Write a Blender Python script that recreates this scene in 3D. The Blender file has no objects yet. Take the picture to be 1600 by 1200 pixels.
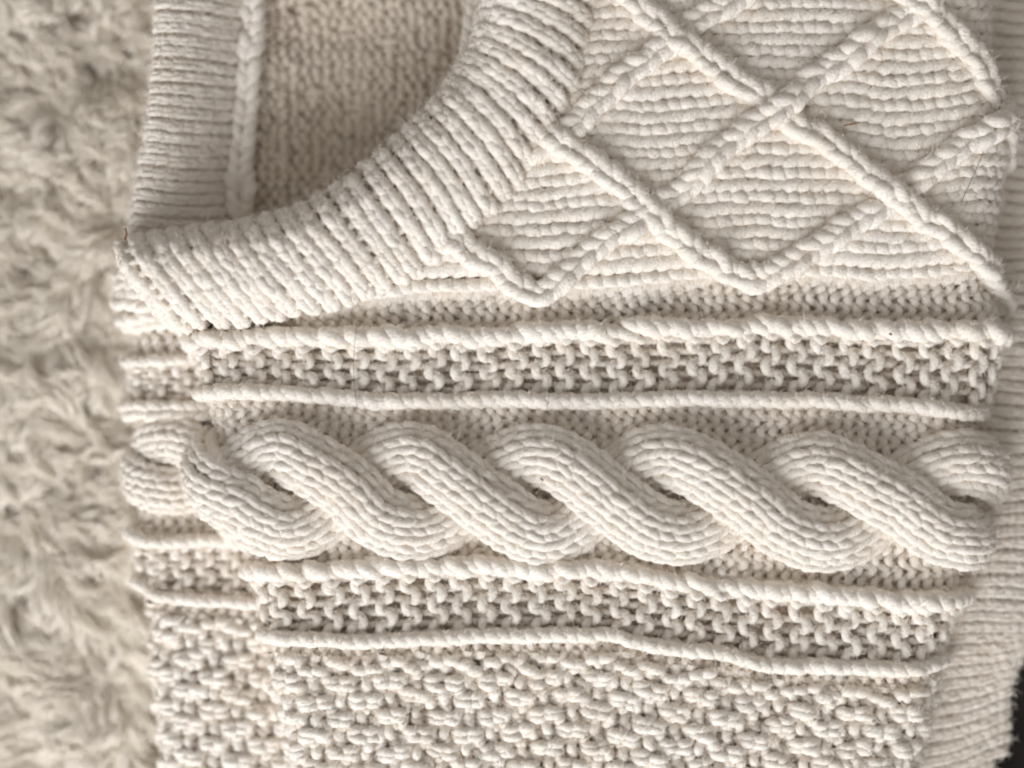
import bpy, math, random
import numpy as np
rng = np.random.default_rng(11)
random.seed(11)
PX = 0.0002            # one design unit = 0.2 mm
H = 2400.0             # camera height above the front of the jumper, in design units
sc = bpy.context.scene
col = sc.collection

# ------------------------------------------------------------------ camera, world, light, exposure
cam = bpy.data.cameras.new('camera')
cam.sensor_width = 36.0
cam.lens = 36.0 * H / 1600.0
cam.clip_start = 0.01
cam.clip_end = 20.0
cam.dof.use_dof = True
cam.dof.focus_distance = (H - 22) * PX
cam.dof.aperture_fstop = 1.65
camo = bpy.data.objects.new('camera', cam)
col.objects.link(camo)
camo.location = (0, 0, H * PX)
sc.camera = camo

world = bpy.data.worlds.new('World')
sc.world = world
world.use_nodes = True
bg = world.node_tree.nodes['Background']
bg.inputs[0].default_value = (1.0, 0.962, 0.922, 1)
bg.inputs[1].default_value = 0.33


def area(name, loc, target, size, size_y, power, color):
    li = bpy.data.lights.new(name, 'AREA')
    li.shape = 'RECTANGLE'
    li.size, li.size_y, li.energy, li.color = size, size_y, power, color
    o = bpy.data.objects.new(name, li)
    col.objects.link(o)
    o.location = loc
    d = np.array(target, float) - np.array(loc, float)
    from mathutils import Vector
    o.rotation_euler = Vector(d).to_track_quat('-Z', 'Y').to_euler()
    return o


area('window_light', (-0.45, -1.0, 0.60), (0, 0, 0), 1.2, 0.75, 22.0, (0.965, 0.985, 1.025))
sc.view_settings.view_transform = 'Standard'
sc.view_settings.look = 'None'
sc.view_settings.exposure = 0.07
sc.view_settings.gamma = 1.0
sc.cycles.use_denoising = True
sc.cycles.use_adaptive_sampling = False
sc.cycles.max_bounces = 12
sc.cycles.diffuse_bounces = 10
sc.cycles.pixel_filter_type = 'BLACKMAN_HARRIS'
sc.cycles.filter_width = 2.2


# ------------------------------------------------------------------ materials
def new_mat(name):
    m = bpy.data.materials.new(name)
    m.use_nodes = True
    nt = m.node_tree
    return m, nt, nt.nodes['Principled BSDF'], nt.nodes.new, nt.links.new


def wool(name, light, dark, bump=0.9):
    m, nt, bs, N, L = new_mat(name)
    at = N('ShaderNodeAttribute'); at.attribute_name = 'yarn'
    mp = N('ShaderNodeMapping'); mp.inputs['Scale'].default_value = (1.5, 1.5, 0.035)
    L(at.outputs['Vector'], mp.inputs[0])
    no = N('ShaderNodeTexNoise'); no.inputs['Scale'].default_value = 1.6
    no.inputs['Detail'].default_value = 4.0; no.inputs['Roughness'].default_value = 0.6
    L(mp.outputs[0], no.inputs[0])
    tc = N('ShaderNodeTexCoord')
    n2 = N('ShaderNodeTexNoise'); n2.inputs['Scale'].default_value = 55.0; n2.inputs['Detail'].default_value = 3.0
    L(tc.outputs['Object'], n2.inputs[0])
    mx = N('ShaderNodeMix'); mx.data_type = 'RGBA'
    mx.inputs[6].default_value = (*dark, 1); mx.inputs[7].default_value = (*light, 1)
    ad = N('ShaderNodeMath'); ad.operation = 'MULTIPLY_ADD'
    ad.inputs[1].default_value = 0.55
    L(no.outputs[0], ad.inputs[0]); L(n2.outputs[0], ad.inputs[2])
    rp = N('ShaderNodeMapRange'); rp.inputs[1].default_value = 0.5; rp.inputs[2].default_value = 1.0
    L(ad.outputs[0], rp.inputs[0]); L(rp.outputs[0], mx.inputs[0])
    L(mx.outputs[2], bs.inputs['Base Color'])
    n3 = N('ShaderNodeTexNoise'); n3.inputs['Scale'].default_value = 2600.0; n3.inputs['Detail'].default_value = 2.0
    L(tc.outputs['Object'], n3.inputs[0])
    a2 = N('ShaderNodeMath'); a2.operation = 'MULTIPLY_ADD'; a2.inputs[1].default_value = 0.12
    L(n3.outputs[0], a2.inputs[0]); L(no.outputs[0], a2.inputs[2])
    bu = N('ShaderNodeBump'); bu.inputs['Strength'].default_value = bump; bu.inputs['Distance'].default_value = 0.0009
    L(a2.outputs[0], bu.inputs['Height']); L(bu.outputs[0], bs.inputs['Normal'])
    bs.inputs['Roughness'].default_value = 0.95
    bs.inputs['Specular IOR Level'].default_value = 0.12
    bs.inputs['Sheen Weight'].default_value = 0.12
    return m


def fibre(name, a, b, rough=0.75):
    m, nt, bs, N, L = new_mat(name)
    tc = N('ShaderNodeTexCoord')
    n2 = N('ShaderNodeTexNoise'); n2.inputs['Scale'].default_value = 35.0; n2.inputs['Detail'].default_value = 4.0
    L(tc.outputs['Object'], n2.inputs[0])
    rp = N('ShaderNodeMapRange'); rp.inputs[1].default_value = 0.35; rp.inputs[2].default_value = 0.65
    L(n2.outputs[0], rp.inputs[0])
    mx = N('ShaderNodeMix'); mx.data_type = 'RGBA'
    mx.inputs[6].default_value = (*a, 1); mx.inputs[7].default_value = (*b, 1)
    L(rp.outputs[0], mx.inputs[0]); L(mx.outputs[2], bs.inputs['Base Color'])
    bs.inputs['Roughness'].default_value = rough
    bs.inputs['Specular IOR Level'].default_value = 0.2
    return m


M_WOOL = wool('cream_wool', (0.92, 0.86, 0.78), (0.88, 0.795, 0.69))
M_INNER_SHADE = wool('inner_wool_shade_tint', (0.88, 0.785, 0.67), (0.81, 0.70, 0.57))  # backing and inner cloth; warm shade of the gaps mixed into the wool colour
M_FUZZ = fibre('wool_fuzz', (0.92, 0.865, 0.79), (0.88, 0.81, 0.72))
M_FLEECE = fibre('fleece', (0.78, 0.72, 0.625), (0.88, 0.825, 0.735))
M_HIDE = fibre('hide', (0.66, 0.60, 0.52), (0.72, 0.66, 0.58), 0.95)
M_DARK = fibre('dark_cloth', (0.006, 0.005, 0.0045), (0.022, 0.018, 0.015), 0.95)
M_STRAW = fibre('straw', (0.22, 0.10, 0.04), (0.30, 0.15, 0.07))
M_HAIR = fibre('hair', (0.05, 0.035, 0.03), (0.09, 0.07, 0.06), 0.5)


# ------------------------------------------------------------------ mesh helpers (design units: x right, y down, z up)
def world_pts(P):
    Q = np.array(P, np.float32)
    Q[..., 0] = (P[..., 0] - 800) * PX
    Q[..., 1] = -(P[..., 1] - 600) * PX
    Q[..., 2] = P[..., 2] * PX
    return Q


def norm(v):
    return v / np.maximum(np.linalg.norm(v, axis=-1, keepdims=True), 1e-9)


FUZZ = []     # (points, normals, tangents) sampled on yarn


class Buf:
    def __init__(s):
        s.v, s.f, s.a, s.n = [], [], [], 0

    def grid(s, P):
        a, b = P.shape[:2]
        idx = np.arange(a * b).reshape(a, b) + s.n
        q = np.stack([idx[:-1, :-1], idx[:-1, 1:], idx[1:, 1:], idx[1:, :-1]], -1).reshape(-1, 4)
        s.v.append(P.reshape(-1, 3)); s.f.append(q)
        s.a.append(P.reshape(-1, 3) * np.array([0.1, 0.1, 1.0])); s.n += a * b
        return q

    def tubes(s, C, R, sides=8, twist=0.16, fuzz=True, flat=1.0, up=None):
        C = np.asarray(C, float)
        if C.ndim == 2:
            C = C[None]
        m, n, _ = C.shape
        R = np.broadcast_to(np.asarray(R, float), (m, n))
        T = norm(np.gradient(C, axis=1))
        ref = np.tile(np.array([0.03, 0.05, 1.0]), (m, 1))
        par = np.abs((T[:, 0] * ref).sum(-1)) > 0.95
        ref[par] = [1, 0, 0]
        A = np.zeros_like(C)
        a = norm(ref - (ref * T[:, 0]).sum(-1, keepdims=True) * T[:, 0])
        A[:, 0] = a
        for i in range(1, n):
            a = norm(a - (a * T[:, i]).sum(-1, keepdims=True) * T[:, i])
            A[:, i] = a
        Bv = np.cross(T, A)
        L = np.concatenate([np.zeros((m, 1)), np.cumsum(np.linalg.norm(np.diff(C, axis=1), axis=-1), 1)], 1)
        L = L + rng.uniform(0, 4000, (m, 1))
        th = np.arange(sides) * 2 * np.pi / sides
        ct, st = np.cos(th), np.sin(th)
        # loosely spun two-ply section: radius wobbles round and along the yarn
        ply = 1 + 0.07 * np.cos(2 * (th[None, None] - twist * L[..., None]))
        wob = 1 + 0.05 * np.sin(L * 0.13)[..., None]
        rr = R[..., None] * ply * wob
        if fuzz:
            rr = rr * (1 + rng.normal(0, 0.055, rr.shape))
        P = C[:, :, None] + rr[..., None] * (ct[None, None, :, None] * A[:, :, None] * flat + st[None, None, :, None] * Bv[:, :, None])
        an = th[None, None] - twist * L[..., None]
        att = np.stack([np.cos(an), np.sin(an), np.broadcast_to(L[..., None], an.shape)], -1)
        idx = np.arange(m * n * sides).reshape(m, n, sides) + s.n
        nx = np.roll(idx, -1, 2)
        q = np.stack([idx[:, :-1], idx[:, 1:], nx[:, 1:], nx[:, :-1]], -1).reshape(-1, 4)
        s.v.append(P.reshape(-1, 3)); s.f.append(q); s.a.append(att.reshape(-1, 3)); s.n += m * n * sides
        if fuzz:
            Nn = ct[None, None, :, None] * A[:, :, None] + st[None, None, :, None] * Bv[:, :, None]
            k = max(1, int(m * n * sides * 0.95))
            pick = rng.integers(0, m * n * sides, k)
            nz = Nn.reshape(-1, 3)[pick]
            ok = nz[:, 2] > -0.25
            tt = np.broadcast_to(T[:, :, None], Nn.shape).reshape(-1, 3)[pick][ok]
            FUZZ.append((P.reshape(-1, 3)[pick][ok], nz[ok], tt))
        return s

    def build(s, name, parent=None, mat=None, **props):
        V = world_pts(np.concatenate(s.v)); F = np.concatenate(s.f)[:, ::-1]; A = np.concatenate(s.a).astype(np.float32)
        used = np.zeros(len(V), bool); used[F] = True
        if not used.all():
            re = np.cumsum(used) - 1
            V, A, F = V[used], A[used], re[F]
        me = bpy.data.meshes.new(name)
        me.vertices.add(len(V)); me.vertices.foreach_set('co', V.ravel())
        me.loops.add(F.size); me.loops.foreach_set('vertex_index', F.astype(np.int32).ravel())
        me.polygons.add(len(F)); me.polygons.foreach_set('loop_start', np.arange(0, F.size, 4, dtype=np.int32))
        me.polygons.foreach_set('use_smooth', np.ones(len(F), bool))
        at = me.attributes.new('yarn', 'FLOAT_VECTOR', 'POINT'); at.data.foreach_set('vector', A.ravel())
        me.update(calc_edges=True)
        me.materials.append(mat or M_WOOL)
        o = bpy.data.objects.new(name, me)
        col.objects.link(o)
        if parent is not None:
            o.parent = parent
        for k, v in props.items():
            o[k] = v
        return o


def hairs(name, P, R, parent, mat, **props):
    m, n, _ = P.shape
    cu = bpy.data.hair_curves.new(name)
    cu.add_curves([n] * m)
    cu.attributes['position'].data.foreach_set('vector', world_pts(P).ravel())
    ra = cu.attributes.get('radius') or cu.attributes.new('radius', 'FLOAT', 'POINT')
    ra.data.foreach_set('value', (np.broadcast_to(R, (m, n)) * PX).astype(np.float32).ravel())
    cu.materials.append(mat)
    o = bpy.data.objects.new(name, cu)
    col.objects.link(o)
    o.parent = parent
    for k, v in props.items():
        o[k] = v
    return o


def spl(pts, n, closed=False):
    """Catmull-Rom through the points, n samples evenly by length"""
    P = np.asarray(pts, float)
    P = np.vstack([2 * P[0] - P[1], P, 2 * P[-1] - P[-2]])
    out = []
    for i in range(1, len(P) - 2):
        t = np.linspace(0, 1, 24, endpoint=False)[:, None]
        a, b, c, d = P[i - 1], P[i], P[i + 1], P[i + 2]
        out.append(0.5 * (2 * b + (c - a) * t + (2 * a - 5 * b + 4 * c - d) * t ** 2 + (3 * b - a - 3 * c + d) * t ** 3))
    out.append(P[-2][None])
    Q = np.vstack(out)
    L = np.concatenate([[0], np.cumsum(np.linalg.norm(np.diff(Q, axis=0), axis=1))])
    s = np.linspace(0, L[-1], n)
    return np.stack([np.interp(s, L, Q[:, k]) for k in range(Q.shape[1])], -1)


def curve(pts):
    """y = f(x) smooth through the points"""
    P = np.asarray(pts, float)
    Q = spl(P, 300)
    o = np.argsort(Q[:, 0])
    return lambda x: np.interp(x, Q[o, 0], Q[o, 1])


def lattice_noise(seed, scale, amp):
    r = np.random.default_rng(seed)
    K = r.normal(0, 1, (14, 2)) / scale
    ph = r.uniform(0, 6.28, 14)

    def f(x, y):
        x = np.asarray(x, float); y = np.asarray(y, float)
        out = 0
        for k, p in zip(K, ph):
            out = out + np.sin(k[0] * x + k[1] * y + p)
        return out * amp / 3.7
    return f


class Surf:
    def __init__(s, f):
        s.f = f

    def frame(s, u, v):
        e = 1.5
        p = s.f(u, v)
        du = s.f(u + e, v) - s.f(u - e, v)
        dv = s.f(u, v + e) - s.f(u, v - e)
        return p, norm(np.cross(du, dv))

    def ev(s, u, v, n):
        p, N = s.frame(u, v)
        return p + np.asarray(n, float)[..., None] * N


# leg of a knit stitch: along the column / sideways / out of the cloth
LEG = np.array([(-0.6, 0.03, -1.35), (-0.15, 0.075, -0.45), (0.35, 0.17, 0.35), (0.9, 0.30, 0.55), (1.4, 0.345, -0.1), (1.85, 0.27, -1.4)])
ROPE = np.array([(-0.75, -0.22, -1.0), (-0.2, -0.15, 0.0), (0.3, -0.04, 0.45), (0.8, 0.07, 0.42), (1.3, 0.16, -0.1), (1.8, 0.22, -1.0)])


def samp(ctrl, n):
    return spl(ctrl, n)


def chain(buf, P, N, h=20.5, w=36.0, r=9.0, jit=1.0, n=11, sides=8, keep=None, rope=False, skew=0.0, lift=0.0, fuzz=True, flat=1.0):
    """column of V stitches along polyline P with out-of-cloth vectors N"""
    P = np.asarray(P, float); N = norm(np.asarray(N, float))
    L = np.concatenate([[0], np.cumsum(np.linalg.norm(np.diff(P, axis=0), axis=1))])
    k = max(2, int(round(L[-1] / h)))
    h = L[-1] / k
    s0 = np.arange(k) * h
    if keep is not None:
        mid = np.stack([np.interp(s0 + h * .5, L, P[:, j]) for j in range(3)], -1)
        s0 = s0[keep(mid)]
        if len(s0) == 0:
            return
    T = norm(np.gradient(P, axis=0))
    B = norm(np.cross(N, T))
    allC, allR = [], []
    for sd in ((1,) if rope else (1, -1)):
        c = samp(ROPE if rope else LEG, n)
        m = len(s0)
        js = rng.normal(0, 0.06, (m, 1)) * jit
        jw = 1 + rng.normal(0, 0.07, (m, 1)) * jit
        jn = rng.normal(0, 0.12, (m, 1)) * jit
        jr = 1 + rng.normal(0, 0.055, (m, 1)) * jit
        s = s0[:, None] + (c[None, :, 0] + js) * h
        side = sd * c[None, :, 1] * w * jw + skew * (c[None, :, 0] - 0.6) * w * 0.12 + rng.normal(0, 0.02, (m, 1)) * w * jit
        nn = (c[None, :, 2] + jn) * r + lift
        pos = np.stack([np.interp(s, L, P[:, j]) for j in range(3)], -1)
        # run on straight past the ends
        ov = np.clip(s - L[-1], 0, None) + np.clip(s, None, 0)
        tt = np.where((s > L[-1])[..., None], T[-1], T[0])
        pos = pos + ov[..., None] * tt
        bb = np.stack([np.interp(s, L, B[:, j]) for j in range(3)], -1)
        nv = np.stack([np.interp(s, L, N[:, j]) for j in range(3)], -1)
        allC.append(pos + side[..., None] * bb + nn[..., None] * nv)
        tp = np.sin(np.linspace(0.35, np.pi - 0.35, n)) ** 0.75 * 1.06
        allR.append(np.broadcast_to(r * tp[None] * jr, (m, n)))
    buf.tubes(np.concatenate(allC), np.concatenate(allR), sides=sides, fuzz=fuzz, flat=flat)


def rows(surf, buf, us, vtop, vbot, nw, types, h=20.5, r=7.0, n0=0.0, relief=0.0, bl=0.95, d=0.95, keep=None, spw=18, sides=7, fuzz=True, sep=None, jit=1.0, pinch=0.0):
    """continuous yarns, one for every course at u in us, looping through nw columns between vtop(u) and vbot(u)
       types(col, course) -> +1 knit, -1 purl"""
    us = np.asarray(us, float)
    m = len(us); n = nw * spw + 1
    t = np.linspace(0, nw * 2 * np.pi, n)
    q = t / (2 * np.pi)
    out = []
    V0, V1 = vtop(us), vbot(us)
    wl = (V1 - V0) / nw
    ty = np.array([[types(j, c) for j in range(nw)] for c in range(m)], float)
    cen = np.arange(nw) + 0.5
    # flat-topped blend between neighbouring stitches
    fr = np.clip((q - 0.5) - np.floor(q - 0.5), 0, 1)
    fr = np.clip((fr - 0.36) / 0.28, 0, 1)
    j0 = np.clip(np.floor(q - 0.5).astype(int), 0, nw - 1); j1 = np.clip(j0 + 1, 0, nw - 1)
    sg = ty[:, j0] * (1 - fr) + ty[:, j1] * fr
    jv = rng.normal(0, 0.035, (m, nw + 1)) * jit; ju = rng.normal(0, 0.05, (m, nw + 1)) * jit; jn = rng.normal(0, 0.12, (m, nw + 1)) * jit
    ip = lambda J: np.stack([np.interp(q, np.arange(nw + 1), J[i]) for i in range(m)])
    v = V0[:, None] + wl[:, None] * (q[None] + 0.085 * np.sin(2 * t)[None] + pinch * sg * np.sin(t)[None] + ip(jv))
    u = us[:, None] + bl * h * np.cos(t)[None] + ip(ju) * h
    nn = n0 - sg * d * r * np.cos(2 * t)[None] + relief * sg + ip(jn) * r
    C = surf.ev(u, v, nn)
    R = r * (1 + 0.08 * np.sin(q[None] * 3.1 + rng.uniform(0, 6, (m, 1))))
    if keep is not None:
        ok = keep(C[:, n // 2])
        C, R = C[ok], R[ok]
    if sep is not None:
        for i in range(len(C)):
            b = Buf(); b.tubes(C[i], R[i], sides=sides, fuzz=fuzz); sep(b)
    else:
        buf.tubes(C, R, sides=sides, fuzz=fuzz)


def const(c):
    return lambda x: np.zeros_like(np.asarray(x, float)) + c


def empty(name, loc, **props):
    o = bpy.data.objects.new(name, None)
    o.empty_display_size = 0.02
    col.objects.link(o)
    o.location = (0, 0, 0)
    for k, v in props.items():
        o[k] = v
    return o


# ================================================================== the ground
b = Buf()
gx, gy = np.meshgrid(np.linspace(-2400, 4000, 60), np.linspace(-2200, 3400, 60), indexing='ij')
nz = lattice_noise(3, 60, 3.0)
b.grid(np.stack([gx, gy, -205 + nz(gx, gy)], -1))
b.build('floor', None, M_DARK, kind='structure', label='dark brown cloth surface at the lower right corner')

# ================================================================== the sheepskin
sheep = empty('sheepskin', (0, 0, 0), label='pale taupe curly sheepskin lying under the folded jumper', category='sheepskin')
hn1 = lattice_noise(21, 55, 11.0)
hn2 = lattice_noise(22, 24, 4.0)


def skin_z(x, y):
    return -178 + hn1(x, y) + hn2(x, y) - 0.00012 * np.clip(x - 700, 0, None) ** 2


b = Buf()
gx, gy = np.meshgrid(np.linspace(-420, 1330, 220), np.linspace(-420, 1620, 250), indexing='ij')
wav = lattice_noise(9, 80, 40)
gx2 = gx + wav(gy, gx) * (np.abs(gx - 455) / 875) ** 4
b.grid(np.stack([gx2, gy, skin_z(gx, gy) - 8], -1))
b.build('hide', sheep, M_HIDE)


def fleece():
    NL, NS, NP = 10500, 24, 9
    # root points on a jittered grid over the open part of the skin
    cx = rng.uniform(-410, 420, NL); cy = rng.uniform(-410, 1610, NL)
    # pile beyond the two cut-off ends of the jumper
    m3 = NL // 5
    cx[:m3] = rng.uniform(380, 1310, m3); cy[:m3] = np.where(rng.random(m3) < 0.5, rng.uniform(-410, -215, m3), rng.uniform(1385, 1610, m3))
    ang0 = lattice_noise(31, 70, 1.9)(cx, cy) + 1.9 + rng.normal(0, 0.3, NL)
    bend = lattice_noise(32, 50, 1.2)(cx, cy) + rng.normal(0, 0.85, NL)
    Ln = rng.uniform(38, 86, NL) * np.where(cy > 850, 1.15, 1.0) * np.where(cy < 330, 0.75, 1.0)
    t = np.linspace(0, 1, NP)
    ang = ang0[:, None] + bend[:, None] * t[None]
    step = Ln[:, None] / (NP - 1)
    gx = cx[:, None] + np.cumsum(np.cos(ang) * step, 1); gy = cy[:, None] + np.cumsum(np.sin(ang) * step, 1)
    up = rng.uniform(10, 26, NL)
    gz = skin_z(cx, cy)[:, None] + up[:, None] * np.sin(np.pi * np.clip(t * 0.78 + 0.04, 0, 1))[None] + 4
    off = rng.normal(0, 1, (NL, NS, 3)) * rng.uniform(5, 10, NL)[:, None, None]
    off[..., 2] *= 0.45
    prof = (1.0 - 0.55 * t ** 1.2)
    P = np.stack([gx, gy, gz], -1)[:, None] + off[:, :, None, :] * prof[None, None, :, None]
    # crimp
    ph = rng.uniform(0, 6.28, (NL, NS, 1)) * 0.35 + rng.uniform(0, 6.28, (NL, 1, 1))
    fq = rng.uniform(9, 18, (NL, 1, 1))
    cr = np.sin(fq * t[None, None] + ph) * rng.uniform(1.0, 3.2, (NL, 1, 1))
    P[..., 0] += cr * (-np.sin(ang))[:, None]; P[..., 1] += cr * np.cos(ang)[:, None]
    P = P + rng.normal(0, 0.3, P.shape)
    P = P.reshape(-1, NP, 3)
    # keep the wool from piercing the jumper lying on it
    P[..., 2] = np.minimum(P[..., 2], np.where((P[..., 0] > 235) & (P[..., 1] > -200) & (P[..., 1] < 1370), -128.0, np.where(P[..., 0] > 205, -105.0, 50.0)))
    R = 1.05 * (1 - 0.6 * t)[None]
    hairs('fleece', P, R, sheep, M_FLEECE, kind='stuff')


fleece()

# ================================================================== the jumper
jumper = empty('cable_knit_jumper', (0, 0, 0), label='folded cream wool cable knit jumper with ribbed neckband and diamond lattice', category='jumper')

# ---- outline of the front, in design units
XL = curve([(-400, 300), (300, 300), (510, 296), (560, 305), (620, 316), (690, 334), (750, 336), (830, 356), (890, 388), (950, 405), (1010, 414), (1100, 430), (1200, 452), (1400, 480)])
XR = curve([(-400, 1535), (-100, 1536), (0, 1540), (100, 1546), (160, 1562), (220, 1576), (300, 1562), (390, 1552), (450, 1564), (505, 1584), (560, 1574), (615, 1560), (650, 1536), (690, 1540), (755, 1540), (800, 1528), (850, 1534), (880, 1518), (950, 1512), (1000, 1498), (1060, 1474), (1110, 1468), (1200, 1442), (1400, 1400)])
RL, RR = 38.0, 58.0
fl = lattice_noise(5, 120, 3.0)
wx1, wx2 = lattice_noise(6, 45, 3.0), lattice_noise(7, 16, 0.7)
wy1, wy2 = lattice_noise(8, 45, 2.4), lattice_noise(10, 16, 0.7)
FK = (H - 20) / H


def front_f(u, v):
    u = np.asarray(u, float); v = np.asarray(v, float)
    xl, xr = XL(v) + RL, XR(v) - RR
    aR = np.clip((u - xr) / RR, 0, 2.3)
    aL = np.clip((xl - u) / RL, 0, 2.3)
    exR = np.clip(u - xr - 2.3 * RR, 0, None); exL = np.clip(xl - u - 2.3 * RL, 0, None)
    x = np.clip(u, xl, xr) + RR * np.sin(aR) - RL * np.sin(aL) + exR * math.cos(2.3) - exL * math.cos(2.3)
    z = RR * (np.cos(aR) - 1) + RL * (np.cos(aL) - 1) - (exR + exL) * math.sin(2.3)
    z = z + fl(x, v)
    xx = x + wx1(u, v) + wx2(u, v); yy = v + wy1(u, v) + wy2(u, v)
    return np.stack([(xx - 800) * FK + 800, (yy - 600) * FK + 600, z], -1)


FRONT = Surf(front_f)

# ---- ribbed neckband: pairs of inner edge and outer edge
def un(x, y, z):
    k = (H - z) / H
    return ((x - 800) * k + 800, (y - 600) * k + 600, z)


NB = [((205, 402, -86), (300, 530, -84)), ((192, 396, -48), (292, 520, -46)), ((197, 386, -16), (303, 512, -8)), ((250, 376, -4), (375, 508, 2)), ((330, 367, 0), (448, 497, 4)), ((420, 352, 0), (535, 481, 4)),
      ((490, 325, 0), (600, 458, 4)), ((550, 288, 0), (655, 432, 4)), ((610, 240, 0), (712, 388, 4)), ((665, 188, 0), (775, 335, 4)), ((710, 140, 0), (825, 272, 4)),
      ((740, 95, 0), (868, 205, 4)), ((757, 50, 0), (900, 140, 4)), ((768, 10, 0), (912, 75, 4)), ((775, -40, 0), (930, 0, 4)), ((778, -100, 0), (945, -80, 4)), ((776, -180, 0), (950, -170, 4))]
mid = np.array([[(a + c) / 2 for a, c in zip(p, q)] for p, q in NB])
NBL = np.concatenate([[0], np.cumsum(np.linalg.norm(np.diff(mid, axis=0), axis=1))])


def interp_s(vals):
    P = np.asarray(vals, float)
    tt = np.linspace(0, NBL[-1], 400)
    # smooth cubic through the pairs
    m = np.gradient(P, NBL, axis=0)

    def f(x):
        x = np.clip(np.asarray(x, float), 0, NBL[-1] - 1e-6)
        i = np.clip(np.searchsorted(NBL, x, side='right') - 1, 0, len(NBL) - 2)
        hh = NBL[i + 1] - NBL[i]; t = ((x - NBL[i]) / hh)[..., None]; hh = hh[..., None]
        return (2 * t ** 3 - 3 * t ** 2 + 1) * P[i] + (t ** 3 - 2 * t ** 2 + t) * hh * m[i] + (-2 * t ** 3 + 3 * t ** 2) * P[i + 1] + (t ** 3 - t ** 2) * hh * m[i + 1]
    return f


NI = interp_s([p for p, q in NB]); NO = interp_s([q for p, q in NB])
NBH = 56.0


def neck_f(t, q):
    """t along the band, q in design units across it: 0 inner edge ... 150 outer edge; q<0 turns down inside the neck"""
    t = np.asarray(t, float); q = np.asarray(q, float)
    a, c = NI(t), NO(t)
    k = q / 150.0
    kk = np.clip(k, 0, 1)
    d = c - a
    n2 = norm(d * np.array([1, 1, 0]))
    prof = np.where(kk < 0.35, np.sin(np.clip(kk / 0.35, 0, 1) * np.pi / 2) ** 0.8, 1 - 0.70 * np.clip((kk - 0.35) / 0.65, 0, 1) ** 3.0)
    p = a + d * (kk * 0.9)[..., None]
    # ribs bow a little along the band
    z = NBH * prof
    ins = np.clip(-k, 0, None)
    p = p + n2 * (np.minimum(ins, 1.0) * 150 * 0.22)[..., None]
    z = z - ins * 150 * 0.95
    outs = np.clip(k - 1, 0, None)
    p = p + n2 * (outs * 150 * 0.15)[..., None]
    z = z - outs * 150
    p = p.copy()
    p[..., 2] += z
    return p


NECK = Surf(lambda t, q: neck_f(t, q))
noy = [q[1] for p, q in NB][::-1]; nox = [q[0] for p, q in NB][::-1]
NECKX = lambda y: np.interp(y, noy[:-2], nox[:-2])


def outside_neck(P, off=-45):
    y = P[..., 1]
    lim = np.where(y < 513, NECKX(y) + off, -1e9)
    return P[..., 0] > lim


# ---- band boundaries on the front (y as a function of x)
Yd = curve([(100, 500), (480, 492), (560, 482), (640, 472), (740, 464), (830, 468), (900, 462), (1000, 455), (1100, 446), (1180, 442), (1300, 443), (1420, 446), (1500, 438), (1560, 434), (1700, 430)])
Y1 = curve([(100, 534), (320, 530), (450, 526), (600, 526), (830, 520), (1000, 514), (1100, 511), (1300, 513), (1450, 515), (1560, 520), (1700, 524)])
Y2 = curve([(100, 606), (320, 611), (450, 617), (600, 624), (800, 626), (1000, 627), (1100, 624), (1200, 625), (1300, 629), (1500, 638), (1700, 642)])
YC = curve([(100, 758), (400, 762), (640, 768), (830, 772), (1060, 776), (1280, 786), (1500, 782), (1700, 782)])
Y3 = curve([(100, 900), (400, 893), (600, 890), (800, 888), (940, 897), (1000, 905), (1200, 925), (1350, 937), (1500, 942), (1700, 946)])
Y4 = curve([(100, 985), (400, 994), (500, 1002), (700, 998), (900, 992), (950, 993), (1000, 1008), (1100, 1020), (1200, 1039), (1350, 1050), (1440, 1044), (1500, 1036), (1700, 1030)])
U0, U1 = 235.0, 1650.0
HC = 20.3
US = np.arange(U0, U1, HC)

# backing cloth
b = Buf()
gu, gv = np.meshgrid(np.linspace(U0 - 10, U1 + 10, 190), np.linspace(-190, 1360, 210), indexing='ij')
P = FRONT.ev(gu, gv, np.full(gu.shape, -13.0))
q = b.grid(P)
fl_ok = outside_neck(P.reshape(-1, 3), -25)
b.f[-1] = q[fl_ok[q].all(1)]
b.build('front_backing', jumper, M_INNER_SHADE)


def path_on(surf, us, vs, ns, tilt=None):
    us = np.asarray(us, float)
    p, N = surf.frame(us, vs)
    P = p + np.asarray(ns, float)[..., None] * N
    if tilt is not None:
        N = norm(N + np.asarray(tilt, float)[..., None] * np.array([0, 1.0, 0]))
    return P, N


# ---- diamond panel: plain knit columns
front = empty('front_panel', (0, 0, 0))
front.parent = jumper
front['label'] = 'front of the jumper with diamond lattice, rope cable and textured bands'
us_rev = np.arange(U1, 250, -8.0)
k = 0
wob = lattice_noise(44, 200, 4.0)
while True:
    off = 17 + k * 37.5
    vs = Yd(us_rev) - off + wob(us_rev, us_rev * 0 + k * 60) * min(1, k / 3)
    if vs.max() < -190:
        break
    dd = np.clip((60 - off) / 46.0, 0, 1)
    n0 = 12 - 17 * (1 - math.sqrt(max(0, 1 - dd ** 2)))
    P, N = path_on(FRONT, us_rev, vs, np.full(len(us_rev), n0), np.full(len(us_rev), 0.9 * dd))
    b = Buf()
    chain(b, P, N, h=21.0, w=38.0, r=10.2, keep=lambda m: outside_neck(m, -55), skew=-0.8, jit=0.7, flat=0.72)
    if b.n:
        b.build('knit_column', front)
    k += 1

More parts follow.
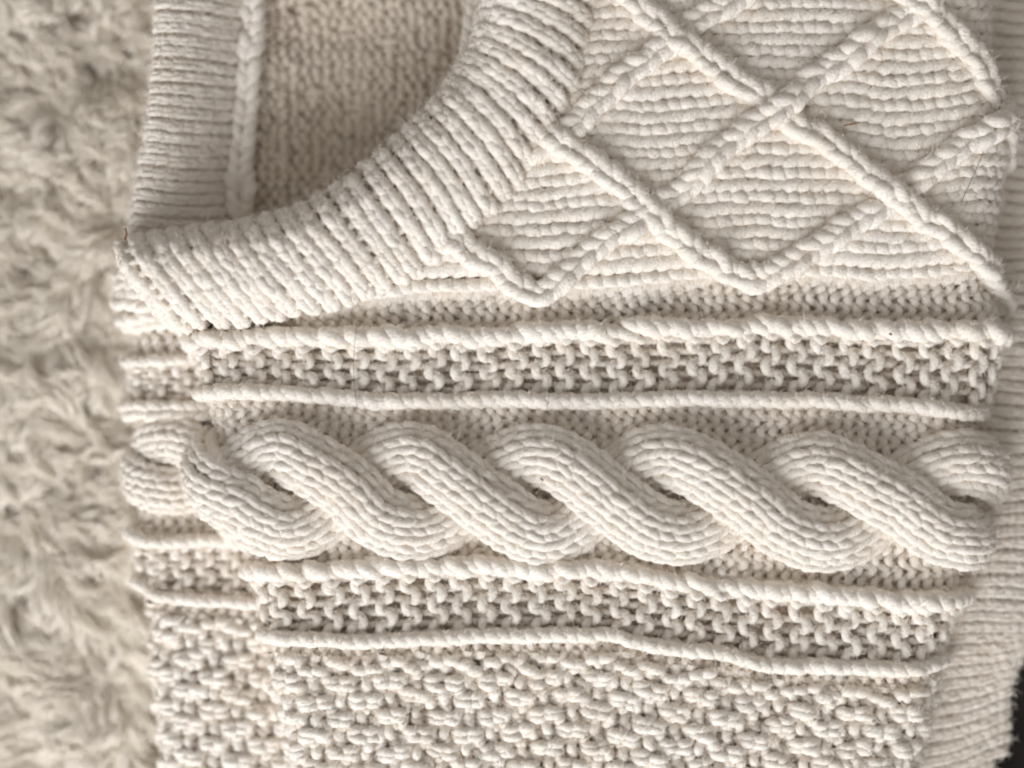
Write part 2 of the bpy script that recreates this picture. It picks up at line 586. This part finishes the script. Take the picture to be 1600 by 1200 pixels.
# ---- lattice strands
LAT = {
    'A': [(880, -90), (930, -40), (975, 0), (1090, 84), (1150, 130), (1205, 165), (1250, 198), (1330, 258), (1400, 308), (1480, 362), (1530, 408), (1575, 455), (1610, 490)],
    'B': [(640, 395), (700, 372), (740, 392), (785, 430), (833, 462), (880, 428), (940, 378), (1000, 340), (1060, 302), (1110, 245), (1160, 212), (1216, 176), (1266, 133), (1333, 87), (1386, 45), (1440, 8), (1500, -50), (1560, -90)],
    'C': [(820, 185), (868, 224), (930, 265), (1000, 318), (1060, 368), (1110, 408), (1150, 430), (1190, 432), (1250, 402), (1310, 364), (1370, 328), (1420, 290), (1460, 258), (1510, 222), (1560, 186), (1610, 150)],
    'D': [(830, 240), (868, 222), (905, 186), (960, 140), (1010, 98), (1062, 60), (1105, 28), (1150, -5), (1210, -60), (1250, -90)],
    'F': [(1330, -70), (1395, -18), (1450, 18), (1490, 58), (1520, 105), (1550, 160), (1590, 210), (1620, 240)],
}
CROSS = [((1214, 172), 'B', 'A'), ((1398, 306), 'A', 'C'), ((1052, 306), 'C', 'B'), ((1076, 70), 'A', 'D'), ((1565, 180), 'C', 'F'), ((1408, 28), 'F', 'B'), ((868, 223), 'C', 'D')]
for key, pts in LAT.items():
    Q = spl(pts, 220)[::-1]
    Q = Q + np.stack([wy1(Q[:, 0] * 2.2, Q[:, 1] * 2.2), wx1(Q[:, 0] * 2.2, Q[:, 1] * 2.2)], -1) * 0.9
    n0 = np.full(len(Q), 26.0)
    for (cx, cy), over, under in CROSS:
        g = np.exp(-((Q[:, 0] - cx) ** 2 + (Q[:, 1] - cy) ** 2) / 38 ** 2)
        if key == over: n0 += 8 * g
        if key == under: n0 -= 6 * g
    # the strands sink with the panel where it turns down to the lower border
    e = np.clip((Q[:, 1] - (Yd(Q[:, 0]) - 60)) / 46, 0, 1)
    n0 -= 7 * (1 - np.sqrt(1 - e ** 2 * 0.98))
    P, N = path_on(FRONT, Q[:, 0], Q[:, 1], n0)
    b = Buf()
    ok = outside_neck(P, -60)
    P, N = P[ok], N[ok]
    core = P - N * 11
    b.tubes(core, 13.0, sides=8, fuzz=False)
    chain(b, P, N, h=23.0, w=35.0, r=10.6, jit=1.6, skew=0.6)
    b.build('lattice_strand', front)

# ---- purl gutters
PURL = lambda j, c: -1
mixc = lambda A, Bq, a: (lambda x: A(x) * (1 - a) + Bq(x) * a)
shift = lambda A, d: (lambda x: A(x) + d)
b = Buf()
rows(FRONT, b, US, shift(Yd, -30), shift(Y1, 4), 3, PURL, h=HC, r=6.9, n0=-7, keep=lambda p: outside_neck(p, -30))
b.build('purl_gutter', front, kind='stuff')
b = Buf()
rows(FRONT, b, US, shift(Y2, 4), shift(YC, -60), 3, PURL, h=HC, r=6.9, n0=-7)
b.build('purl_gutter', front, kind='stuff')
b = Buf()
rows(FRONT, b, US, shift(YC, 40), shift(Y3, -6), 3, PURL, h=HC, r=6.9, n0=-7)
b.build('purl_gutter', front, kind='stuff')
# under the cable
b = Buf()
rows(FRONT, b, US, shift(YC, -62), shift(YC, 46), 3, PURL, h=HC, r=6.9, n0=-8)
b.build('purl_gutter', front, kind='stuff')

# ---- garter bands: alternate courses stand out as zigzag ridges
def garter(parent, surf, us, vt, vb, nw, h, r, n0=-4, relief=5.0, fz=True):
    for i, u in enumerate(us):
        pr = -1 if i % 2 == 0 else 1
        b = Buf()
        rows(surf, b, [u], vt, vb, nw, (lambda j, c: pr), h=h, r=r * (1.2 if pr < 0 else 0.85), n0=n0 + (relief + 1.5 if pr < 0 else -relief * 0.9), bl=0.46 if pr < 0 else 0.8, d=0.3 if pr < 0 else 0.9, fuzz=fz, jit=2.2)
        b.build('garter_ridge' if pr < 0 else 'garter_course', parent)


garter(front, FRONT, US, shift(Y1, 6), shift(Y2, 4), 3, HC, 6.4)
garter(front, FRONT, US, shift(Y3, 6), shift(Y4, 4), 3, HC, 6.4)

# ---- ridges
def ridge(parent, surf, ux, Yf, w, r, n0, rope, h=20.5, jit=1.0, bumps=False):
    vs = Yf(ux)
    P, N = path_on(surf, ux, vs, np.full(len(ux), n0))
    b = Buf()
    b.tubes(P - N * r * 0.9, r * 1.05, sides=8, fuzz=False)
    chain(b, P, N, h=h, w=w, r=r, rope=rope, jit=jit)
    if bumps:
        # loops that reach from the ridge down into the zigzag courses
        Cs = []
        for i, u in enumerate(US):
            if i % 2:
                continue
            base = [(u - 9, 3, n0 - 1), (u - 7, 12, n0 + 2), (u, 19, n0 + 2.5), (u + 7, 14, n0 + 0), (u + 11, 6, n0 - 6)]
            s = spl(base, 9) + rng.normal(0, 1.0, (1, 3))
            Cs.append(surf.ev(s[:, 0], Yf(s[:, 0]) + s[:, 1], s[:, 2]))
        b.tubes(np.array(Cs), 6.6 * np.sin(np.linspace(0.5, 2.64, 9)), sides=8)
    b.build('raised_ridge', parent)


ridge(front, FRONT, us_rev, Y1, 40, 12.0, 9, True, jit=1.9, bumps=True)
ridge(front, FRONT, us_rev, Y2, 25, 11.0, 9, True, jit=0.8)
ridge(front, FRONT, us_rev, Y3, 40, 12.0, 9, True, jit=1.9, bumps=True)
ridge(front, FRONT, us_rev, Y4, 22, 10.2, 9, True, jit=0.8)

# ---- rope cable of two strands
def cable(parent, surf, u_a, u_b, tops, yc, amp, halfw, nb, bz, crown, h=20.5, nwale=3, r=8.6):
    tops = np.asarray(tops, float)
    kx = np.arange(len(tops)) * np.pi
    uu = np.arange(u_b, u_a, -4.0)
    th = np.interp(uu, tops, kx)
    sm = np.convolve(np.pad(th, 14, mode='reflect', reflect_type='odd'), np.ones(29) / 29, 'valid')
    th = sm
    pg = np.linspace(-8 * np.pi, 20 * np.pi, 6000)
    for sgn in (1, -1):
        # the strand runs longer while it lies on top than while it dives under
        pa = np.interp(th + (0 if sgn > 0 else np.pi), pg - 0.10 * np.cos(pg) + 0.10, pg)
        y = yc(uu) - amp * np.cos(pa)
        up = np.sin(pa)
        nn = nb + bz * up
        p, N = surf.frame(uu, y)
        C0 = p + nn[:, None] * N
        T = norm(np.gradient(C0, axis=0))
        Bv = norm(np.cross(N, T))
        Nn = norm(np.cross(T, Bv))
        b = Buf()
        wl = 2 * halfw / nwale
        # solid heart of the strand
        core = []
        for o in np.linspace(-0.62, 0.62, 3):
            b.tubes(C0 + Bv * (o * halfw) - Nn * (13 + 12 * o * o), halfw * 0.40, sides=8, fuzz=False)
        for j in range(nwale):
            o = (j - (nwale - 1) / 2) * wl
            f = o / halfw
            cr = crown * (1 - 1.35 * f * f)
            Pj = C0 + Bv * o + Nn * cr
            Nj = norm(Nn + Bv * f * 0.95)
            chain(b, Pj, Nj, h=h, w=wl * 1.06, r=r, jit=0.75)
        b.build('cable_strand', parent)


cable(front, FRONT, 235, 1650, [60, 258, 438, 636, 834, 1040, 1276, 1500, 1720], YC, 59, 48, 14, 19, 22, nwale=4, r=7.4, h=27)

# ---- double moss stitch at the bottom
MOSS = lambda j, c: 1 if ((c // 2) + j) % 2 == 0 else -1


def moss(parent, surf, us, y_top, nrow, dv, h, r, k=1.0):
    """double moss stitch: knit and purl pairs in a staggered check"""
    b = Buf()
    rows(surf, b, us, y_top, (lambda x: y_top(x) + nrow * dv), nrow, MOSS, h=h, r=r, n0=0, relief=2.7, d=0.75, bl=0.60, jit=3.1, pinch=0.085)
    b.build('moss_stitch', parent, kind='stuff')


b = Buf()
rows(FRONT, b, US, shift(Y4, 4), shift(Y4, 34), 1, PURL, h=HC, r=6.9, n0=-7)
b.build('purl_gutter', front, kind='stuff')
moss(front, FRONT, US, shift(Y4, 28), 12, 27.5, HC, 8.2)

# ================================================================== neckband
neck = empty('neckband', (0, 0, 0)); neck.parent = jumper
neck['label'] = 'puffy white ribbed neckband curving round the neck opening'
b = Buf()
tt, qq = np.meshgrid(np.linspace(0, NBL[-1], 260), np.concatenate([np.linspace(-110, 0, 14), np.linspace(6, 175, 26)]), indexing='ij')
b.grid(NECK.ev(tt, qq, np.full(tt.shape, -3.0)))
b.build('band_backing', neck, M_INNER_SHADE)
pitch = 28.5
nr = int(NBL[-1] / pitch)
ts = (np.arange(nr) + 0.5) * NBL[-1] / nr
bars = []
for i, t in enumerate(ts):
    qs = np.linspace(168, -105, 60)
    tq = t + 5 * np.sin(np.clip(qs, 0, 150) / 150 * np.pi) * (1 if t > 500 else 0.3) + rng.normal(0, 1.2)
    p, N = NECK.frame(np.broadcast_to(tq, qs.shape), qs)
    b = Buf()
    P = p + N * 7.0
    b.tubes(P - N * 7, 8.5, sides=7, fuzz=False)
    chain(b, P, N, h=22.5, w=15.5, r=8.9, jit=1.25)
    b.build('rib', neck)
    # purl bars between the ribs
    tn = t + pitch / 2
    for qv in np.arange(-60, 150, 19.5):
        u = np.linspace(tn - 11, tn + 11, 7)
        bow = 5 * np.cos(np.linspace(-1.5, 1.5, 7))
        q0 = qv + rng.normal(0, 1.5)
        bars.append(NECK.ev(u, q0 + bow, (7.5 if t < 420 else 4.5) + 3.5 * np.cos(np.linspace(-1.57, 1.57, 7))))
b = Buf(); b.tubes(np.array(bars), 5.6, sides=7)
b.build('purl_bars', neck, kind='stuff')

# ================================================================== inside of the back neck
def smooth(a, b_, x):
    t = np.clip((x - a) / (b_ - a), 0, 1)
    return t * t * (3 - 2 * t)


EDGE = curve([(-300, 246), (-60, 246), (0, 246), (60, 243), (150, 236), (220, 226), (300, 212), (365, 202), (420, 196), (500, 190)])
SEAM = curve([(-300, 370), (-60, 366), (0, 364), (60, 357), (120, 352), (200, 345), (270, 341), (345, 345), (420, 350), (500, 355)])


def back_band_f(u, v):
    """u: 0 at the seam ... 130 at the top fold, beyond it turns down outside; v = y"""
    u = np.asarray(u, float); v = np.asarray(v, float)
    k = u / 130.0
    xs, xe = SEAM(v), EDGE(v)
    kk = np.clip(k, -0.2, 1)
    x = xs + (xe - xs) * kk
    z = -98 + 72 * np.sin(np.clip(kk, 0, 1) * np.pi / 2) ** 1.15
    o = np.clip(k - 1, 0, None)
    x = x + 26 * np.clip(o, 0, 1.4) - 10 * np.sin(np.clip(o / 0.3, 0, 1) * np.pi)
    z = z - 130 * np.clip(o, 0, 1.4)
    drop = smooth(330, 420, v) * 40
    return np.stack([x, v, z - drop], -1)


BB = Surf(lambda v, u: back_band_f(-u, v) if False else back_band_f(u, v))
backb = empty('back_neckband', (0, 0, 0)); backb.parent = jumper
backb['label'] = 'inside of the back neckband, shaded ribs with a pale rolled edge'


class FlipSurf(Surf):
    def frame(s, u, v):
        p, N = Surf.frame(s, u, v)
        return p, np.where(N[..., 2:3] < -0.2, -N, N) if False else -N


BBS = FlipSurf(back_band_f)
b = Buf()
uu, vv = np.meshgrid(np.linspace(-20, 290, 60), np.linspace(-200, 430, 80), indexing='ij')
b.grid(BBS.ev(uu, vv, np.full(uu.shape, -0.5)))
b.build('band_backing', backb, M_INNER_SHADE)
bars = []
for v in np.arange(-190, 412, 18.8):
    us = np.linspace(0, 255, 50)
    sag = 7 * np.sin(np.clip(us / 130, 0, 1) * np.pi) * smooth(60, 330, v) + rng.normal(0, 1.0)
    p, N = BBS.frame(us, v + sag + us * 0.02)
    b = Buf()
    P = p + N * 0.5
    b.tubes(P - N * 3, 6.0, sides=7, fuzz=False)
    chain(b, P, N, h=17.5, w=12.0, r=5.2, jit=1.3)
    b.build('rib', backb)
# seam cord where the band meets the back
vs = np.arange(440, -200, -6.0)
p = np.stack([SEAM(vs) + 20, vs, -90 + 3 * np.sin(vs * 0.03)], -1)
b = Buf()
N = np.tile(np.array([-0.25, 0, 1.0]), (len(vs), 1))
b.tubes(p - np.array([0, 0, 8]), 12, sides=8, fuzz=False)
chain(b, p, N, h=21, w=36, r=9.8, jit=2.0, flat=0.8)
b.build('seam_cord', backb)

# inner back cloth, seen through the neck opening (wrong side of the knit)
binx = lattice_noise(61, 80, 9.0)


def inner_f(u, v):
    u = np.asarray(u, float); v = np.asarray(v, float)
    z = -118 - 22 * smooth(370, 520, u) + binx(u, v) + 10 * smooth(60, -60, v)
    return np.stack([u, v, z], -1)


INNER = Surf(inner_f)
backp = empty('back_panel', (0, 0, 0)); backp.parent = jumper
backp['label'] = 'shaded wrong side of the back, seen inside the neck opening'
b = Buf()
uu, vv = np.meshgrid(np.linspace(345, 960, 60), np.linspace(-200, 470, 60), indexing='ij')
b.grid(INNER.ev(uu, vv, np.full(uu.shape, -9.0)))
b.build('back_backing', backp, M_INNER_SHADE)
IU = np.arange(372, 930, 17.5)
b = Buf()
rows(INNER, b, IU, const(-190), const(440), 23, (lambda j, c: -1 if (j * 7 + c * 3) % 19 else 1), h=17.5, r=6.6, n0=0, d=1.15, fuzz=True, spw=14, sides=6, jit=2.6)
b.build('purl_courses', backp, M_INNER_SHADE, kind='stuff')
# pale seam line under the front band
Q = spl([(372, 352, -66), (450, 330, -66), (530, 294, -64), (600, 238, -62), (660, 178, -60), (712, 110, -58), (735, 30, -58), (742, -80, -58)], 120)
b = Buf()
chain(b, Q, np.tile(np.array([0.2, 0.1, 1.0]), (120, 1)), h=20, w=22, r=7.5)
b.tubes(Q - np.array([0, 0, 7.0]), 9, fuzz=False)
b.build('inner_seam', backp)

# ================================================================== lower layer showing at the left
LEDGE = curve([(380, 205), (460, 198), (490, 190), (520, 200), (566, 198), (600, 200), (640, 200), (680, 216), (770, 218), (810, 208), (835, 206), (880, 210), (920, 222), (950, 236), (1000, 237), (1060, 237), (1120, 244), (1200, 252), (1400, 270)])
RK = 36.0
LZ = -68.0
fl2 = lattice_noise(71, 90, 3.0)


def lower_f(u, v):
    u = np.asarray(u, float); v = np.asarray(v, float)
    xl = LEDGE(v) + RK
    aL = np.clip((xl - u) / RK, 0, 2.4)
    ex = np.clip(xl - u - 2.4 * RK, 0, None)
    x = np.maximum(u, xl) - RK * np.sin(aL) - ex * math.cos(2.4)
    z = LZ + RK * (np.cos(aL) - 1) - ex * math.sin(2.4) + fl2(x, v)
    k = (H - LZ) / H
    return np.stack([(x - 800) * k + 800, (v - 600) * k + 600, z], -1)


LOWER = Surf(lower_f)
low = empty('lower_layer', (0, 0, 0)); low.parent = jumper
low['label'] = 'lower folded layer showing along the left edge over the sheepskin'
b = Buf()
uu, vv = np.meshgrid(np.linspace(120, 700, 70), np.linspace(395, 1360, 120), indexing='ij')
b.grid(LOWER.ev(uu, vv, np.full(uu.shape, -11.0)))
b.build('lower_backing', low, M_INNER_SHADE)
LU = np.arange(130, 520, 19.5)
lur = np.arange(520, 125, -6.0)
Z5 = curve([(100, 566), (200, 566), (330, 562), (600, 560)])
Z6 = curve([(100, 636), (200, 640), (330, 642), (600, 645)])
Z7 = curve([(100, 832), (205, 836), (240, 846), (330, 844), (400, 846), (600, 850)])
Z8 = curve([(100, 895), (215, 908), (245, 926), (300, 936), (400, 941), (600, 950)])
ridge(low, LOWER, lur, Z5, 18, 7.5, 9, True, h=19)
ridge(low, LOWER, lur, Z6, 28, 8.5, 9, False, h=19)
ridge(low, LOWER, lur, Z7, 24, 9.0, 10, True, h=19)
ridge(low, LOWER, lur, Z8, 20, 8.5, 10, True, h=19)
garter(low, LOWER, LU, shift(Z5, 6), shift(Z6, -6), 3, 19.5, 6.0, n0=-4)
garter(low, LOWER, LU, shift(Z7, 6), shift(Z8, -4), 3, 19.5, 6.0, n0=-4)
b = Buf()
rows(LOWER, b, LU, const(400), shift(Z5, -2), 5, PURL, h=19.5, r=6.6, n0=-7)
b.build('purl_gutter', low, kind='stuff')
b = Buf()
rows(LOWER, b, LU, shift(Z6, 4), shift(Z7, -2), 7, PURL, h=19.5, r=6.6, n0=-9)
b.build('purl_gutter', low, kind='stuff')
b = Buf()
rows(LOWER, b, LU, shift(Z8, 3), shift(Z8, 31), 1, PURL, h=19.5, r=6.6, n0=-6)
b.build('purl_gutter', low, kind='stuff')
moss(low, LOWER, LU, shift(Z8, 26), 14, 26.0, 19.5, 8.0)
cable(low, LOWER, 125, 520, [-60, 90, 262, 440, 620], const(726), 40, 36, 8, 13, 10, nwale=3, r=7.0, h=19)
# rolled edge of the diamond panel, under the neckband corner
for j, (y0, n0) in enumerate([(502, 7), (472, 17), (440, 18)]):
    P, N = path_on(LOWER, lur, np.full(len(lur), float(y0)) - 10 * smooth(210, 300, lur), np.full(len(lur), float(n0)), np.full(len(lur), 0.7 if j == 0 else 0.1))
    b = Buf()
    b.tubes(P - N * 9, 11, fuzz=False)
    chain(b, P, N, h=20, w=33, r=8.6)
    b.build('knit_column', low)

# ================================================================== ribbed hem showing at the right
HZ = -56.0
fl3 = lattice_noise(81, 100, 4.0)


def hem_f(u, v):
    u = np.asarray(u, float); v = np.asarray(v, float)
    sl = -0.26 * smooth(930, 1130, v) * (u - 1440)
    z = HZ - 0.0011 * np.clip(u - 1480, 0, None) ** 2 + fl3(u, v) - 10 * smooth(1020, 1200, v) - 32 * smooth(520, 330, v)
    k = (H - HZ) / H
    y = v + sl + 2.5 * np.sin(u * 0.04 + v * 0.02)
    return np.stack([(u - 800) * k + 800, (y - 600) * k + 600, z], -1)


HEM = Surf(hem_f)
HEND = lambda v: np.interp(v, [-300, 980, 1045, 1085, 1130, 1180, 1215, 1250, 1300], [1690, 1640, 1600, 1582, 1574, 1578, 1572, 1520, 1430])
hem = empty('ribbed_hem', (0, 0, 0)); hem.parent = jumper
hem['label'] = 'fine ribbed hem showing beyond the right fold'
b = Buf()
uu, kk = np.meshgrid(np.linspace(0, 1, 40), np.linspace(-260, 1300, 220), indexing='ij')
b.grid(HEM.ev(1300 + uu * (HEND(kk) - 2 - 1300), kk, np.full(uu.shape, -2.0)))
b.build('hem_backing', hem, M_INNER_SHADE)
b = Buf()
b.grid(HEM.ev(1300 + uu * (HEND(kk) - 6 - 1300), kk, np.full(uu.shape, -24.0)))
b.build('hem_underside', hem, M_INNER_SHADE)
bars = []
v = -250.0
while v < 1290:
    e = float(HEND(v))
    us = np.linspace(e, 1320, 60)
    p, N = HEM.frame(us, np.full(60, v) + rng.normal(0, 0.8))
    # the rib wraps round the lower edge
    P = p + N * 4.0
    tail = np.array([P[0] + np.array([3, 0, -16.0]), P[0] + np.array([4.5, 0, -7.0])])
    P = np.vstack([tail, P]); N2 = np.vstack([[[0.9, 0, 0.2]], [[0.8, 0, 0.5]], N])
    b = Buf()
    b.tubes(P - N2 * 5, 5.6, sides=7, fuzz=False)
    chain(b, P, N2, h=15.0, w=10.5, r=5.2, jit=1.2)
    b.build('rib', hem)
    pv = v + 9.5
    for u in np.arange(1330, e - 4, 15.0):
        s = np.linspace(-1, 1, 6)
        bars.append(HEM.ev(u - 4 * np.cos(s * 1.5), pv + s * 8, -0.5 + 1.5 * np.cos(s * 1.5)))
    v += 19.0
b = Buf(); b.tubes(np.array(bars), 4.4, sides=6)
b.build('purl_bars', hem, kind='stuff')

# folded cloth between the layers
b = Buf()
uu, vv = np.meshgrid(np.linspace(330, 1420, 60), np.linspace(-180, 1350, 60), indexing='ij')
b.grid(np.stack([uu, vv, -172 + fl(uu, vv) + 0 * uu], -1))
b.build('inner_fold', jumper, M_INNER_SHADE)

# ================================================================== fuzz
FP = np.concatenate([f[0] for f in FUZZ]); FN = np.concatenate([f[1] for f in FUZZ]); FT = np.concatenate([f[2] for f in FUZZ])
vis = (FP[:, 0] > 150) & (FP[:, 0] < 1640) & (FP[:, 1] > -40) & (FP[:, 1] < 1240)
FP, FN, FT = FP[vis], FN[vis], FT[vis]
NF = min(len(FP), 950000)
pick = rng.permutation(len(FP))[:NF]
FP, FN, FT = FP[pick], FN[pick], FT[pick]
n = 7
Ln = np.clip(rng.gamma(3.0, 1.7, NF) + 2.5, 0, 13)
longer = rng.random(NF) < 0.004
Ln[longer] *= 3.2
halo = rng.random(NF) < 0.30
Ln[halo] = Ln[halo] * 1.3 + 5
d0 = norm(FN * rng.uniform(0.08, 0.6, (NF, 1)) + FT * rng.normal(0, 1.0, (NF, 1)) + rng.normal(0, 0.32, (NF, 3)))
d0[halo] = norm(d0[halo] + FN[halo] * 0.9)
P = np.zeros((NF, n, 3)); P[:, 0] = FP - FN * 0.8
d = d0.copy(); kv = rng.normal(0, 0.42, (NF, 3))
for i in range(1, n):
    P[:, i] = P[:, i - 1] + d * (Ln / (n - 1))[:, None]
    d = norm(d + kv + rng.normal(0, 0.30, (NF, 3)))
t = np.linspace(0, 1, n)
hairs('wool_fuzz', P, (0.40 * (1 - 0.5 * t))[None] * np.where(halo, 0.62, 1.0)[:, None], jumper, M_FUZZ, kind='stuff')

# ================================================================== stray bits lying on the wool
def bit(name, pts, r, mat, label, cat):
    b = Buf(); b.tubes(spl(pts, 24), r, sides=6, fuzz=False)
    o = b.build(name, None, mat)
    o['label'] = label; o['category'] = cat


bit('straw', [(1311, 202, 33), (1322, 200, 36), (1336, 197, 35)], 1.3, M_STRAW, 'short brown straw caught beside the lattice crossing at upper right', 'straw')
bit('stray_hair', [(1562, 158, 14), (1545, 200, 22), (1520, 260, 30), (1503, 300, 26), (1496, 318, 20)], 0.5, M_HAIR, 'long dark hair lying across the right fold', 'hair')
bit('stray_hair', [(562, 500, 34), (556, 560, 34), (558, 610, 33), (562, 642, 30)], 0.35, M_HAIR, 'fine dark hair across the upper textured band near the neckband', 'hair')
bit('stray_hair', [(856, 590, 30), (857, 620, 32), (853, 640, 28)], 0.35, M_HAIR, 'short fine hair across the rope ridge above the cable', 'hair')
bit('burr', [(199, 358, 12), (201, 366, 14), (199, 376, 13)], 1.6, M_STRAW, 'tiny dark burr stuck on the corner of the neckband', 'burr')
bit('speck', [(844, 744, 52), (846, 746, 53), (847, 748, 52)], 1.6, M_HAIR, 'tiny black speck on the middle of the rope cable', 'speck')
bit('speck', [(1383, 522, 27), (1384.5, 523, 28), (1386, 524, 27)], 1.5, M_HAIR, 'tiny black speck on the ridge below the diamonds', 'speck')
